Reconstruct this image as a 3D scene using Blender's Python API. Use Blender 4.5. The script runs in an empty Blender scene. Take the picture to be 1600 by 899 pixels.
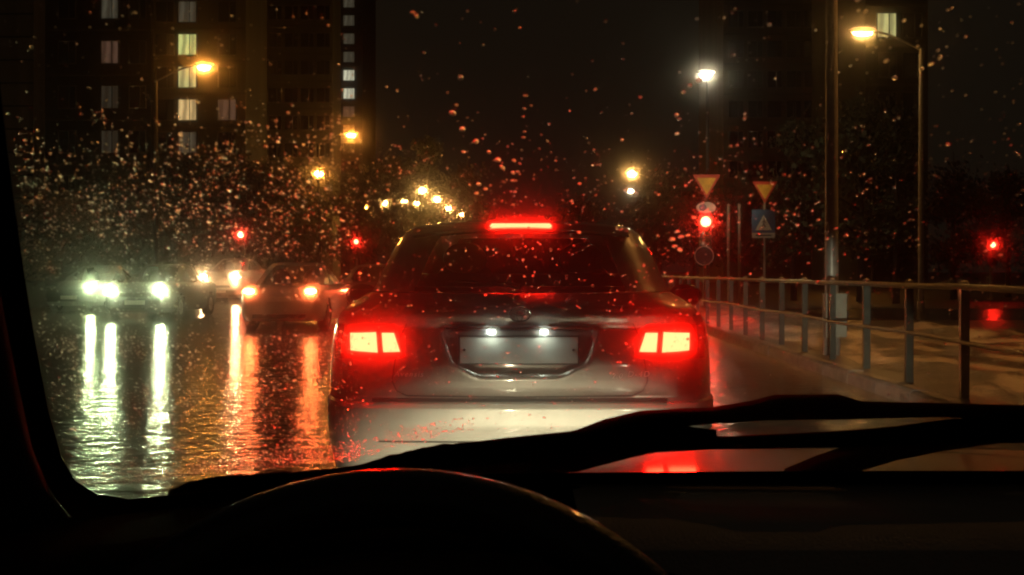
import bpy, math, random
import numpy as np
from mathutils import Vector, Matrix, noise

random.seed(7)
S = bpy.context.scene
COL = S.collection
R = math.radians

# ------------------------------------------------------------------ camera
H, F = 1.22, 1716.0                      # eye height (m), focal length in photograph pixels
cd = bpy.data.cameras.new("camera")
cam = bpy.data.objects.new("camera", cd)
COL.objects.link(cam)
cam.location = (0, 0, H)
cam.rotation_euler = (R(90), 0, 0)
cd.sensor_width = 36
cd.lens = 36 * F / 1600
cd.shift_x = -30 / 1600
cd.shift_y = -24.5 / 1600
cd.clip_start, cd.clip_end = 0.01, 4000
cd.dof.use_dof = True
cd.dof.focus_distance = 3.0
cd.dof.aperture_fstop = 22
S.camera = cam

# ------------------------------------------------------------------ sky, night
w = bpy.data.worlds.new("World")
S.world = w
w.use_nodes = True
nt = w.node_tree
nt.nodes.clear()
out = nt.nodes.new("ShaderNodeOutputWorld")
add = nt.nodes.new("ShaderNodeAddShader")
b1 = nt.nodes.new("ShaderNodeBackground")
b2 = nt.nodes.new("ShaderNodeBackground")
sky = nt.nodes.new("ShaderNodeTexSky")
sky.sky_type = 'NISHITA'
sky.sun_disc = False
sky.sun_elevation = R(-4)
sky.sun_rotation = R(150)
nt.links.new(sky.outputs[0], b1.inputs[0])
b1.inputs[1].default_value = 0.02
b2.inputs[0].default_value = (0.0075, 0.0058, 0.0034, 1)     # street light scattered back by low cloud
b2.inputs[1].default_value = 0.62
nt.links.new(b1.outputs[0], add.inputs[0])
nt.links.new(b2.outputs[0], add.inputs[1])
nt.links.new(add.outputs[0], out.inputs[0])

# ------------------------------------------------------------------ render settings
S.view_settings.view_transform = 'Standard'
S.view_settings.look = 'None'
S.view_settings.exposure = 0
S.view_settings.gamma = 1
c = S.cycles
c.max_bounces = 10
c.glossy_bounces = 4
c.diffuse_bounces = 2
c.transmission_bounces = 8
c.transparent_max_bounces = 12
c.volume_bounces = 3
c.sample_clamp_indirect = 40
c.blur_glossy = 0
c.caustics_refractive = False
c.caustics_reflective = False
c.use_denoising = True
c.pixel_filter_type = 'BLACKMAN_HARRIS'
c.filter_width = 1.9
S.render.film_transparent = False


# ------------------------------------------------------------------ helpers
def px(u, v, Y):
    """photograph pixel at depth Y -> world point"""
    return Vector(((u - 830) * Y / F, Y, H - (v - 425) * Y / F))


def mat(name, col=(.2, .2, .2), rough=.5, metal=0., emit=None, strength=1., coat=0., ior=1.45, spec=.5,
        noise_scale=0., noise_amt=.3, stretch=1., bump=0., bump_scale=40., alpha=None):
    m = bpy.data.materials.new(name)
    m.use_nodes = True
    t = m.node_tree
    p = t.nodes["Principled BSDF"]
    p.inputs["Base Color"].default_value = (*col, 1)
    p.inputs["Roughness"].default_value = rough
    p.inputs["Metallic"].default_value = metal
    p.inputs["IOR"].default_value = ior
    p.inputs["Specular IOR Level"].default_value = spec
    p.inputs["Coat Weight"].default_value = coat
    p.inputs["Coat Roughness"].default_value = .06
    if emit:
        p.inputs["Emission Color"].default_value = (*emit, 1)
        p.inputs["Emission Strength"].default_value = strength
    if noise_scale or bump:
        tc = t.nodes.new("ShaderNodeTexCoord")
    if noise_scale:
        n = t.nodes.new("ShaderNodeTexNoise")
        n.inputs["Scale"].default_value = noise_scale
        n.inputs["Detail"].default_value = 6
        mp = t.nodes.new("ShaderNodeMapping")
        mp.inputs["Scale"].default_value = (1, 1, stretch)
        t.links.new(tc.outputs["Object"], mp.inputs["Vector"])
        t.links.new(mp.outputs[0], n.inputs["Vector"])
        r = t.nodes.new("ShaderNodeValToRGB")
        r.color_ramp.elements[0].position = .3
        r.color_ramp.elements[1].position = .72
        r.color_ramp.elements[0].color = (*[x * (1 - noise_amt) for x in col], 1)
        r.color_ramp.elements[1].color = (*[min(1, x * (1 + noise_amt)) for x in col], 1)
        t.links.new(n.outputs["Fac"], r.inputs[0])
        t.links.new(r.outputs[0], p.inputs["Base Color"])
    if bump:
        n2 = t.nodes.new("ShaderNodeTexNoise")
        n2.inputs["Scale"].default_value = bump_scale
        n2.inputs["Detail"].default_value = 4
        t.links.new(tc.outputs["Object"], n2.inputs["Vector"])
        bp = t.nodes.new("ShaderNodeBump")
        bp.inputs["Strength"].default_value = bump
        bp.inputs["Distance"].default_value = .02
        t.links.new(n2.outputs["Fac"], bp.inputs["Height"])
        t.links.new(bp.outputs[0], p.inputs["Normal"])
    return m


class MB:
    """collects faces for ONE mesh"""
    def __init__(s):
        s.v, s.f = [], []

    def add(s, vs, fs):
        o = len(s.v)
        s.v += [tuple(p) for p in vs]
        s.f += [tuple(i + o for i in f) for f in fs]
        return s

    def box(s, c, d, rot=None):
        x, y, z = d[0] / 2, d[1] / 2, d[2] / 2
        vs = [Vector((a * x, b * y, e * z)) for a in (-1, 1) for b in (-1, 1) for e in (-1, 1)]
        if rot is not None:
            vs = [rot @ v for v in vs]
        vs = [v + Vector(c) for v in vs]
        return s.add(vs, [(0, 1, 3, 2), (4, 6, 7, 5), (0, 4, 5, 1), (2, 3, 7, 6), (0, 2, 6, 4), (1, 5, 7, 3)])

    def tube(s, pts, rad, n=10, flat=1.):
        """tube along points, radius per point or one"""
        pts = [Vector(p) for p in pts]
        if not hasattr(rad, '__len__'):
            rad = [rad] * len(pts)
        vs, fs = [], []
        for i, p in enumerate(pts):
            t = (pts[min(i + 1, len(pts) - 1)] - pts[max(i - 1, 0)]).normalized()
            up = Vector((0, 0, 1)) if abs(t.z) < .9 else Vector((0, 1, 0))
            a = t.cross(up).normalized()
            b = a.cross(t).normalized()
            for k in range(n):
                q = 2 * math.pi * k / n
                vs.append(p + (a * math.cos(q) + b * math.sin(q) * flat) * rad[i])
        for i in range(len(pts) - 1):
            for k in range(n):
                k2 = (k + 1) % n
                fs.append((i * n + k, i * n + k2, (i + 1) * n + k2, (i + 1) * n + k))
        fs.append(tuple(range(n - 1, -1, -1)))
        fs.append(tuple((len(pts) - 1) * n + k for k in range(n)))
        return s.add(vs, fs)

    def ell(s, c, r, nu=14, nv=8, rot=None):
        vs, fs = [], []
        for j in range(nv + 1):
            t = math.pi * j / nv
            for i in range(nu):
                a = 2 * math.pi * i / nu
                v = Vector((r[0] * math.sin(t) * math.cos(a), r[1] * math.sin(t) * math.sin(a), r[2] * math.cos(t)))
                vs.append((rot @ v if rot is not None else v) + Vector(c))
        for j in range(nv):
            for i in range(nu):
                i2 = (i + 1) % nu
                fs.append((j * nu + i, (j + 1) * nu + i, (j + 1) * nu + i2, j * nu + i2))
        return s.add(vs, fs)

    def lathe(s, prof, c, axis='X', n=20):
        """closed profile list of (radius, along) spun about axis"""
        vs, fs = [], []
        m = len(prof)
        for i in range(n):
            a = 2 * math.pi * i / n
            for r, h in prof:
                if axis == 'X':
                    v = (h, r * math.cos(a), r * math.sin(a))
                elif axis == 'Y':
                    v = (r * math.cos(a), h, r * math.sin(a))
                else:
                    v = (r * math.cos(a), r * math.sin(a), h)
                vs.append(Vector(v) + Vector(c))
        for i in range(n):
            for j in range(m):
                j2 = (j + 1) % m
                fs.append((i * m + j, ((i + 1) % n) * m + j, ((i + 1) % n) * m + j2, i * m + j2))
        return s.add(vs, fs)

    def prism(s, poly, y0, y1):
        """polygon of (x,z) between two depths"""
        n = len(poly)
        vs = [(x, y0, z) for x, z in poly] + [(x, y1, z) for x, z in poly]
        fs = [tuple(range(n)), tuple(range(2 * n - 1, n - 1, -1))]
        fs += [(i, i + n, (i + 1) % n + n, (i + 1) % n) for i in range(n)]
        return s.add(vs, fs)

    def mesh(s, name, m=None, smooth=False, ang=None):
        me = bpy.data.meshes.new(name)
        me.from_pydata(s.v, [], s.f)
        if m:
            me.materials.append(m)
        if smooth:
            me.polygons.foreach_set("use_smooth", [True] * len(me.polygons))
            if ang:
                me.set_sharp_from_angle(angle=R(ang))
        me.update()
        return me

    def build(s, name, m, parent=None, smooth=False, ang=40, **kw):
        return link(name, s.mesh(name, m, smooth, ang), parent, **kw)


def link(name, me, parent=None, loc=None, **kw):
    o = bpy.data.objects.new(name, me)
    COL.objects.link(o)
    if parent is not None:
        o.parent = parent
    if loc is not None:
        o.location = loc
    for k, v in kw.items():
        o[k] = v
    return o


def thing(name, label, cat, loc=(0, 0, 0), rz=0., group=None):
    o = bpy.data.objects.new(name, None)
    COL.objects.link(o)
    o.location = loc
    o.rotation_euler = (0, 0, rz)
    o.empty_display_size = .2
    o['label'] = label
    o['category'] = cat
    if group:
        o['group'] = group
    return o


def dup(root, loc, rz, label):
    """a copy of a thing with copies of its parts and sub-parts"""
    r = root.copy()
    COL.objects.link(r)
    r.location = loc
    r.rotation_euler = (0, 0, rz)
    r['label'] = label
    for ch in list(root.children):
        k = ch.copy()
        COL.objects.link(k)
        k.parent = r
        for g in ch.children:
            d = g.copy()
            COL.objects.link(d)
            d.parent = k
    return r


# ------------------------------------------------------------------ materials
def road_mat():
    m = bpy.data.materials.new("wet_asphalt")
    m.use_nodes = True
    t = m.node_tree
    p = t.nodes["Principled BSDF"]
    p.inputs["IOR"].default_value = 1.33
    p.inputs["Specular IOR Level"].default_value = .5
    tc = t.nodes.new("ShaderNodeTexCoord")
    n = t.nodes.new("ShaderNodeTexNoise")
    n.inputs["Scale"].default_value = .55
    n.inputs["Detail"].default_value = 5
    t.links.new(tc.outputs["Object"], n.inputs["Vector"])
    r = t.nodes.new("ShaderNodeValToRGB")
    r.color_ramp.elements[0].position, r.color_ramp.elements[1].position = .35, .7
    r.color_ramp.elements[0].color = (.13, .13, .13, 1)
    r.color_ramp.elements[1].color = (.21, .21, .21, 1)
    t.links.new(n.outputs["Fac"], r.inputs[0])
    t.links.new(r.outputs[0], p.inputs["Roughness"])
    n3 = t.nodes.new("ShaderNodeTexNoise")
    n3.inputs["Scale"].default_value = 60
    r3 = t.nodes.new("ShaderNodeValToRGB")
    r3.color_ramp.elements[0].color = (.035, .033, .029, 1)
    r3.color_ramp.elements[1].color = (.095, .088, .078, 1)
    t.links.new(tc.outputs["Object"], n3.inputs["Vector"])
    t.links.new(n3.outputs["Fac"], r3.inputs[0])
    t.links.new(r3.outputs[0], p.inputs["Base Color"])
    mp = t.nodes.new("ShaderNodeMapping")
    mp.inputs["Scale"].default_value = (1., 1.5, 1)
    t.links.new(tc.outputs["Object"], mp.inputs["Vector"])
    n2 = t.nodes.new("ShaderNodeTexNoise")
    n2.inputs["Scale"].default_value = 4.6
    n2.inputs["Detail"].default_value = 2.5
    n2.inputs["Roughness"].default_value = .5
    t.links.new(mp.outputs[0], n2.inputs["Vector"])
    bp = t.nodes.new("ShaderNodeBump")
    bp.inputs["Strength"].default_value = 1.
    bp.inputs["Distance"].default_value = .023
    t.links.new(n2.outputs["Fac"], bp.inputs["Height"])
    t.links.new(bp.outputs[0], p.inputs["Normal"])
    return m


def pane_mat(name, tint, gloss=.08, rough=.05):
    m = bpy.data.materials.new(name)
    m.use_nodes = True
    t = m.node_tree
    t.nodes.clear()
    o = t.nodes.new("ShaderNodeOutputMaterial")
    a = t.nodes.new("ShaderNodeBsdfTransparent")
    a.inputs[0].default_value = (*tint, 1)
    g = t.nodes.new("ShaderNodeBsdfGlossy")
    g.inputs["Roughness"].default_value = rough
    fr = t.nodes.new("ShaderNodeFresnel")
    fr.inputs["IOR"].default_value = 1.5
    mx = t.nodes.new("ShaderNodeMixShader")
    t.links.new(fr.outputs[0], mx.inputs[0])
    t.links.new(a.outputs[0], mx.inputs[1])
    t.links.new(g.outputs[0], mx.inputs[2])
    t.links.new(mx.outputs[0], o.inputs[0])
    return m


FILM = [(48., .999), (1.2, .95), (.06, .80)]     # density per metre, forward bias


def film_mat():
    """wet, fogged windscreen glass: light is scattered a little way off its line"""
    m = bpy.data.materials.new("fogged_glass")
    m.use_nodes = True
    t = m.node_tree
    t.nodes.clear()
    o = t.nodes.new("ShaderNodeOutputMaterial")
    a = t.nodes.new("ShaderNodeVolumeScatter")
    prev = None
    for dens, g in FILM:
        a = t.nodes.new("ShaderNodeVolumeScatter")
        a.inputs["Density"].default_value = dens
        a.inputs["Anisotropy"].default_value = g
        if prev is None:
            prev = a
        else:
            ad = t.nodes.new("ShaderNodeAddShader")
            t.links.new(prev.outputs[0], ad.inputs[0])
            t.links.new(a.outputs[0], ad.inputs[1])
            prev = ad
    t.links.new(prev.outputs[0], o.inputs["Volume"])
    m.cycles.homogeneous_volume = True
    return m


def drop_mat(rough):
    m = bpy.data.materials.new("water_drop")
    m.use_nodes = True
    t = m.node_tree
    t.nodes.clear()
    o = t.nodes.new("ShaderNodeOutputMaterial")
    g = t.nodes.new("ShaderNodeBsdfGlass")
    g.inputs["IOR"].default_value = 1.33
    g.inputs["Roughness"].default_value = rough
    t.links.new(g.outputs[0], o.inputs[0])
    return m


M_road = road_mat()
M_black = mat("black_plastic", (.004, .004, .004), .9, spec=.05, bump=.15, bump_scale=300)
M_arm = mat("wiper_metal", (.02, .02, .02), .32, noise_scale=60)
M_rubber = mat("black_rubber", (.004, .004, .004), .6, spec=.2)
M_dash = mat("dashboard_vinyl", (.50, .47, .42), .7, spec=.2, bump=.25, bump_scale=420, noise_scale=6)
M_leather = mat("wheel_leather", (.03, .028, .027), .4, coat=.6, bump=.15, bump_scale=260)
M_seal = mat("ceramic_band", (.003, .003, .003), .6, spec=.15)
M_trim = mat("pillar_trim", (.13, .11, .105), .8, spec=.2, bump=.1, bump_scale=300)
M_hood = mat("hood_paint", (.006, .0055, .0055), .45, spec=.2, coat=.45, noise_scale=9, bump=.06, bump_scale=60)
M_paint = mat("silver_paint", (.25, .23, .205), .34, metal=.5, coat=.9, noise_scale=5, noise_amt=.12, bump=.02, bump_scale=160)
M_bumper = mat("bumper_paint", (.34, .32, .28), .42, metal=.2, coat=.5, noise_scale=7, noise_amt=.12)
M_garnish = mat("dark_garnish", (.02, .019, .018), .3, coat=.4)
M_chrome = mat("chrome", (.75, .74, .72), .12, metal=1.)
M_plate = mat("plate_white", (.86, .84, .78), .4, noise_scale=8, noise_amt=.1)
M_glassmirror = mat("mirror_glass", (.3, .3, .3), .08, metal=1.)
M_badge = mat("badge_silver", (.9, .88, .84), .35)
M_seam = mat("panel_gap", (.004, .004, .004), .8)
M_tyre = mat("tyre", (.015, .015, .015), .8, bump=.3, bump_scale=60)
M_rim = mat("alloy", (.4, .4, .4), .3, metal=.9)
M_redlens = mat("red_lens", (.25, .008, .006), .12, coat=1.)
M_brake = mat("brake_light", (.4, .02, .01), .4, emit=(1, .0058, .0021), strength=185)
M_brake2 = mat("high_brake_light", (.4, .02, .01), .4, emit=(1, .0062, .0023), strength=165)
M_platelamp = mat("plate_lamp", (.8, .8, .8), .4, emit=(.85, 1, .8), strength=55)
M_seat = mat("seat_cloth", (.012, .011, .011), .9, noise_scale=20)
M_glassdark = pane_mat("tinted_glass", (.85, .82, .78), rough=.12)
M_glasscar = pane_mat("car_glass", (.82, .82, .8))
M_steel = mat("galvanised_steel", (.26, .26, .24), .45, metal=.5, noise_scale=12, noise_amt=.3)
M_polepaint = mat("pole_paint", (.30, .29, .26), .38, metal=.2, noise_scale=10, noise_amt=.25)
M_greensteel = mat("green_painted_steel", (.05, .062, .052), .35, metal=.15, noise_scale=16, noise_amt=.35, coat=.3)
M_rail = mat("rail_steel", (.20, .17, .14), .4, metal=.3, noise_scale=14, noise_amt=.3)
M_box = mat("grey_cabinet_paint", (.30, .31, .26), .4, noise_scale=9, noise_amt=.15)
M_kerb = mat("wet_kerb_stone", (.30, .27, .235), .35, noise_scale=7, noise_amt=.45, bump=.5, bump_scale=22)
M_pave = mat("wet_pavement", (.09, .08, .07), .35, noise_scale=4, noise_amt=.4, bump=.5, bump_scale=14)
M_ground = mat("dark_ground", (.05, .047, .04), .6, noise_scale=.6, noise_amt=.4, bump=.6, bump_scale=4)
def snow_mat():
    m = bpy.data.materials.new("dirty_wet_snow")
    m.use_nodes = True
    t = m.node_tree
    p = t.nodes["Principled BSDF"]
    p.inputs["Roughness"].default_value = .30
    tc = t.nodes.new("ShaderNodeTexCoord")
    mp = t.nodes.new("ShaderNodeMapping")
    mp.inputs["Scale"].default_value = (1.0, .42, 1)
    mp.inputs["Rotation"].default_value = (0, 0, R(-14))
    t.links.new(tc.outputs["Object"], mp.inputs["Vector"])
    n = t.nodes.new("ShaderNodeTexNoise")
    n.inputs["Scale"].default_value = 1.7
    n.inputs["Detail"].default_value = 7
    n.inputs["Distortion"].default_value = .6
    t.links.new(mp.outputs[0], n.inputs["Vector"])
    r = t.nodes.new("ShaderNodeValToRGB")
    for i, (pos, col) in enumerate(((.43, (.022, .016, .011, 1)), (.50, (.10, .075, .05, 1)), (.565, (.36, .30, .23, 1)), (.70, (.55, .54, .45, 1)))):
        e = r.color_ramp.elements[i] if i < 2 else r.color_ramp.elements.new(pos)
        e.position, e.color = pos, col
    t.links.new(n.outputs["Fac"], r.inputs[0])
    t.links.new(r.outputs[0], p.inputs["Base Color"])
    n2 = t.nodes.new("ShaderNodeTexNoise")
    n2.inputs["Scale"].default_value = 11
    n2.inputs["Detail"].default_value = 6
    t.links.new(tc.outputs["Object"], n2.inputs["Vector"])
    bp = t.nodes.new("ShaderNodeBump")
    bp.inputs["Distance"].default_value = .06
    t.links.new(n2.outputs["Fac"], bp.inputs["Height"])
    t.links.new(bp.outputs[0], p.inputs["Normal"])
    return m


M_snow = snow_mat()
M_bark = mat("bark", (.05, .042, .034), .85, noise_scale=9, bump=.5, bump_scale=20)
M_leafs = [mat("foliage", (.045, .055, .028), .6, noise_scale=.7, noise_amt=.6),
           mat("foliage_brown", (.06, .05, .03), .6, noise_scale=.7, noise_amt=.6)]
M_dropl = drop_mat(.29)
M_dropf = drop_mat(0.)
M_film = film_mat()


def emis(name, col, s, base=(.5, .5, .5)):
    return mat(name, base, .4, emit=col, strength=s)


# ------------------------------------------------------------------ setting: ground, road, kerb, snow
def sheet(name, x0, x1, y0, y1, z, m, nx=1, ny=1, fz=None, **kw):
    b = MB()
    vs, fs = [], []
    for j in range(ny + 1):
        for i in range(nx + 1):
            x = x0 + (x1 - x0) * i / nx
            y = y0 + (y1 - y0) * j / ny
            vs.append((x, y, z + (fz(x, y) if fz else 0)))
    for j in range(ny):
        for i in range(nx):
            a = j * (nx + 1) + i
            fs.append((a, a + 1, a + nx + 2, a + nx + 1))
    return b.add(vs, fs).build(name, m, smooth=bool(fz), ang=None, **kw)


sheet("ground", -1500, 1500, -300, 2500, -.03, M_ground, kind='structure')
sheet("road", -16.8, 3.45, -20, 420, 0, M_road, kind='structure')
sheet("pavement", 3.63, 4.02, -20, 120, .115, M_pave, 2, 160,
      lambda x, y: .05 * noise.noise(Vector((x * 2, y * 1.1, 3))), kind='structure')


def snow_z(x, y):
    n = noise.fractal(Vector((x * .55, y * .28, 1.7)), 1., 2., 5)
    r = abs(noise.noise(Vector((x * .9, y * .22 + x * .3, 5.1))))
    edge = min(1, max(0, (x - 3.95) / .7))
    return (.06 + .10 * n + .12 * r + .05 * noise.noise(Vector((x * 2.3, y * 1.4, 8)))) * edge + .02 * noise.noise(Vector((x * 5, y * 5, 0)))


sheet("snow", 3.98, 15, 3, 20.5, .10, M_snow, 130, 160, snow_z, kind='structure')
sheet("snow", 3.98, 6.6, 20.5, 64, .10, M_snow, 30, 200, snow_z, kind='structure')
sheet("wet_path", 6.6, 15, 20.5, 27.4, .01, M_pave, kind='structure')
sheet("side_street", 8, 60, 27.4, 36, .004, M_road, kind='structure')
sheet("lawn", 3.98, 60, 36, 200, .02, M_ground, kind='structure')

kerb = link("kerb", None)
kerb['kind'] = 'structure'
ks = None
for i in range(62):
    if ks is None:
        b = MB()
        b.add([(-.09, -.493, -.03), (.09, -.493, -.03), (.09, -.493, .145), (-.06, -.493, .145), (-.088, -.493, .118),
               (-.09, .493, -.03), (.09, .493, -.03), (.09, .493, .145), (-.06, .493, .145), (-.088, .493, .118)],
              [(0, 1, 2, 3, 4), (9, 8, 7, 6, 5), (0, 4, 9, 5), (4, 3, 8, 9), (3, 2, 7, 8), (2, 1, 6, 7)])
        ks = b.mesh("kerb_stone", M_kerb)
    o = link("kerb_stone", ks, kerb, (3.54 + random.uniform(-.006, .006), 3.5 + i, random.uniform(-.008, .006)))
    o.rotation_euler = (random.uniform(-.004, .004), 0, random.uniform(-.006, .006))
sheet("median", -22, -16.84, -20, 420, .10, M_ground, kind='structure')

# ------------------------------------------------------------------ railing along the kerb
rail = thing("railing", "low steel pedestrian railing running along the right kerb", "railing", (3.785, 0, 0))
pm = MB()
pm.box((0, 0, .57), (.075, .05, 1.0))
pm.box((0, 0, 1.085), (.09, .065, .03))
pme = pm.mesh("post", M_greensteel)
pc = MB().ell((0, 0, 0), (.045, .045, .03), 10, 6).mesh("post_cap", M_rail, True)
Ys = [5.4 + 1.4 * i for i in range(42)]
for Y in Ys:
    p = link("post", pme, rail, (0, Y, 0))
    link("post_cap", pc, p, (0, 0, 1.115))
for y0, y1 in zip(Ys[:-1], Ys[1:]):
    pass
MB().tube([(-.052, y, 1.085 + .006 * math.sin(y * 2.1)) for y in np.arange(4, 63, 1.4)], .027, 8).build("top_rail", M_rail, rail, True)
MB().tube([(-.052, y, .61 + .012 * math.sin(y * 1.3)) for y in np.arange(4, 63, .7)], .019, 8).build("lower_rail", M_rail, rail, True)

# ------------------------------------------------------------------ street lamps
E_sod = emis("sodium_lamp", (1, .36, .05), 520)
E_warm = emis("warm_lamp", (1, .50, .12), 300)
E_white = emis("white_lamp", (1, .86, .52), 260)
E_near = emis("near_sodium_lamp", (1, .42, .09), 230)
E_dim = emis("dim_lamp", (1, .8, .45), 26)


M_poledark = mat("dark_pole_paint", (.014, .013, .012), .6, noise_scale=10, noise_amt=.25)


def street_lamp(label, x, Y, z, side, E, arm=1.7, size=1., pole_r=.075, group="street lamps along the road", lens=(.22, .12), pm=None):
    pm = pm or M_poledark
    t = thing("street_lamp", label, "street lamp", (x - side * arm, Y, 0), 0, group)
    MB().tube([(0, 0, 0), (0, 0, z * .5), (0, 0, z - .5)], [pole_r * 1.15, pole_r, pole_r * .7], 12).build("pole", pm, t, True)
    MB().lathe([(pole_r * 1.45, 0), (pole_r * 1.45, .30), (pole_r * 1.2, .36), (pole_r * .9, .36), (pole_r * .9, 0)], (0, 0, 0), 'Z', 12).build("pole_base", pm, t, True)
    pts = [(side * arm * q, 0, z - .55 + .6 * math.sin(q * math.pi / 2)) for q in (0, .2, .4, .6, .8, .93)]
    MB().tube(pts, pole_r * .5, 8).build("arm", pm, t, True)
    hd = MB().ell((side * arm, 0, z + .045), (.36 * size, .16, .10), 14, 8).build("lamp_head", pm, t, True)
    MB().ell((side * arm, 0, z - .04), (lens[0] * size, lens[1], lens[1]), 14, 8).build("lamp_bulb", E, hd, True)
    return t


def lampD(v, z=8.5):
    return (z - H) * F / (425 - v)


for (u, v, side, E, lab) in [
    (319, 103, 1, E_sod, "big orange street lamp glowing in front of the lit tower windows"),
    (549, 210, 1, E_sod, "orange street lamp beside the narrow far tower, second highest at the left"),
    (498, 271, 1, E_sod, "orange street lamp just below and left of the one by the narrow tower"),
    (660, 297, 1, E_warm, "small yellow street lamp above the left edge of the silver car roof"),
    (683, 311, 1, E_warm, "small yellow street lamp lower and right of its twin above the silver car"),
    (602, 317, 1, E_warm, "lowest small yellow street lamp, left of the pair above the silver car"),
    (1103, 115, -1, E_white, "bright white street lamp standing high above the traffic light"),
    (631, 313, 1, E_warm, "tiny far yellow lamp just right of the lowest lamp left of the silver car"),
    (650, 317, 1, E_warm, "tiny far yellow lamp under the left one of the pair above the silver car"),
    (701, 325, 1, E_warm, "tiny far yellow lamp close above the left end of the silver car roof"),
    (722, 335, 1, E_warm, "lowest far yellow lamp almost touching the silver car roof"),
    (572, 322, 1, E_sod, "far orange lamp low between the red traffic light and the silver car"),
    (987, 271, -1, E_warm, "yellow street lamp just above the right shoulder of the silver car roof"),
    (985, 298, -1, E_dim, "faint far street lamp right under the yellow one by the silver car"),
    (1320, 237, -1, E_sod, "orange street lamp seen just behind the tall near pole"),
]:
    D = lampD(v)
    p = px(u, v, D)
    street_lamp(lab, p.x, D, p.z, side, E, arm=(.05 if u == 1103 else 1.7), lens=((.22, .12) if D < 75 else (.30, .20)))
p = px(1348, 50, 33)
street_lamp("slender lamp post whose orange head glows beyond the railing", p.x, 33, p.z, -1, E_warm, arm=1.75, size=1.2, lens=(.24, .075), pm=M_polepaint)
# the near pole carries its lamp above the top of the picture
near = street_lamp("tall grey lamp post at the kerb with a grey cabinet at its foot", 5.58, 14.55, 8.6, 1, E_near, arm=1.6, pole_r=.08, pm=M_polepaint)
ld = bpy.data.lights.new("lamp_light", 'SPOT')
ld.energy, ld.color = 1050, (1, .37, .075)
ld.spot_size, ld.spot_blend, ld.shadow_soft_size = R(104), .5, .12
lo = bpy.data.objects.new("lamp_light", ld)
COL.objects.link(lo)
lo.parent = near
lo.location = (1.6, 0, 8.35)
lo.rotation_euler = (0, R(-15), 0)
cab = MB()
cab.box((0., -.15, .64), (.27, .16, .55))
cb = cab.build("cabinet", M_box, near)
MB().box((0., -.234, .64), (.21, .008, .47)).build("door", M_box, cb)
MB().box((0., -.15, .926), (.29, .18, .02)).build("lid", M_box, cb)


# ------------------------------------------------------------------ traffic lights and signs
E_red = emis("red_signal", (1, .014, .006), 170)
E_redpink = emis("red_signal_far", (1, .05, .022), 110)
M_off_y = mat("amber_lens_off", (.10, .05, .008), .2)
M_off_g = mat("green_lens_off", (.01, .05, .025), .2)
M_housing = mat("signal_housing", (.02, .02, .02), .5)


def traffic_light(label, u, v, Y, E, r=.13, cat="traffic light"):
    c0 = px(u, v, Y)
    t = thing("traffic_light", label, cat, (c0.x, Y, 0), 0, "red traffic lights")
    z = c0.z
    MB().tube([(0, .12, 0), (0, .12, z + .3)], .055, 10).build("pole", M_polepaint, t, True)
    hs = MB()
    hs.box((0, .0, z - .32), (.36, .18, 1.04))
    hs.box((0, .0, z - .32), (.30, .182, 1.10))
    hs.build("housing", M_housing, t)
    for k, m in enumerate((E, M_off_y, M_off_g)):
        L = MB().ell((0, -.095, z - .32 * k), (r, .03, r), 16, 8).build("lamp_lens", m, t, True)
        hv, hf = [], []
        n = 10
        for i in range(n + 1):
            a = math.pi * i / n
            for rr, yy in ((r * 1.12, -.1), (r * 1.12, -.27), (r * 1.18, -.27), (r * 1.18, -.1)):
                hv.append((rr * math.cos(a), yy, z - .32 * k + rr * math.sin(a)))
        for i in range(n):
            for j in range(4):
                j2 = (j + 1) % 4
                hf.append((i * 4 + j, i * 4 + j2, (i + 1) * 4 + j2, (i + 1) * 4 + j))
        MB().add(hv, hf).build("visor", M_housing, L)
    return t, z


traffic_light("far red traffic light above the oncoming cars", 377, 367, 46, E_redpink, .12)
traffic_light("red traffic light between the far cars and the silver car", 557, 378, 58, E_red, .12)
traffic_light("lone red signal far right beyond the railing", 1550, 383, 46, E_red, .11)
tl, tz = traffic_light("red traffic light under an orange give way sign by the railing", 1102, 347, 34, E_red, .16)

M_signred = mat("sign_red", (.55, .03, .015), .4)
M_signyel = mat("sign_yellow_white", (.80, .40, .04), .4, noise_scale=3, noise_amt=.3)
M_signblue = mat("sign_blue", (.03, .10, .22), .4)
M_signwhite = mat("sign_white", (.55, .52, .46), .45, noise_scale=4, noise_amt=.2)
M_signback = mat("sign_back_grey", (.04, .04, .04), .5)


def tri(cx, cz, s):
    h = s * .866
    return [(cx - s / 2, cz + h / 2), (cx + s / 2, cz + h / 2), (cx, cz - h / 2)]


def give_way(parent_loc, label, cz, s, inner, pole=None):
    t = thing("give_way_sign", label, "road sign", parent_loc, 0, "give way signs")
    MB().prism(tri(0, cz, s), -.02, .0).build("plate", M_signred, t)
    MB().prism(tri(0, cz + s * .01, s * .70), -.028, -.0205).build("face", inner, t)
    MB().box((0, .02, cz), (.06, .03, s * .5)).build("bracket", M_signback, t)
    if pole:
        MB().tube([(0, .05, 0), (0, .05, cz + s * .3)], .035, 10).build("pole", M_polepaint, t, True)
    return t


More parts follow.
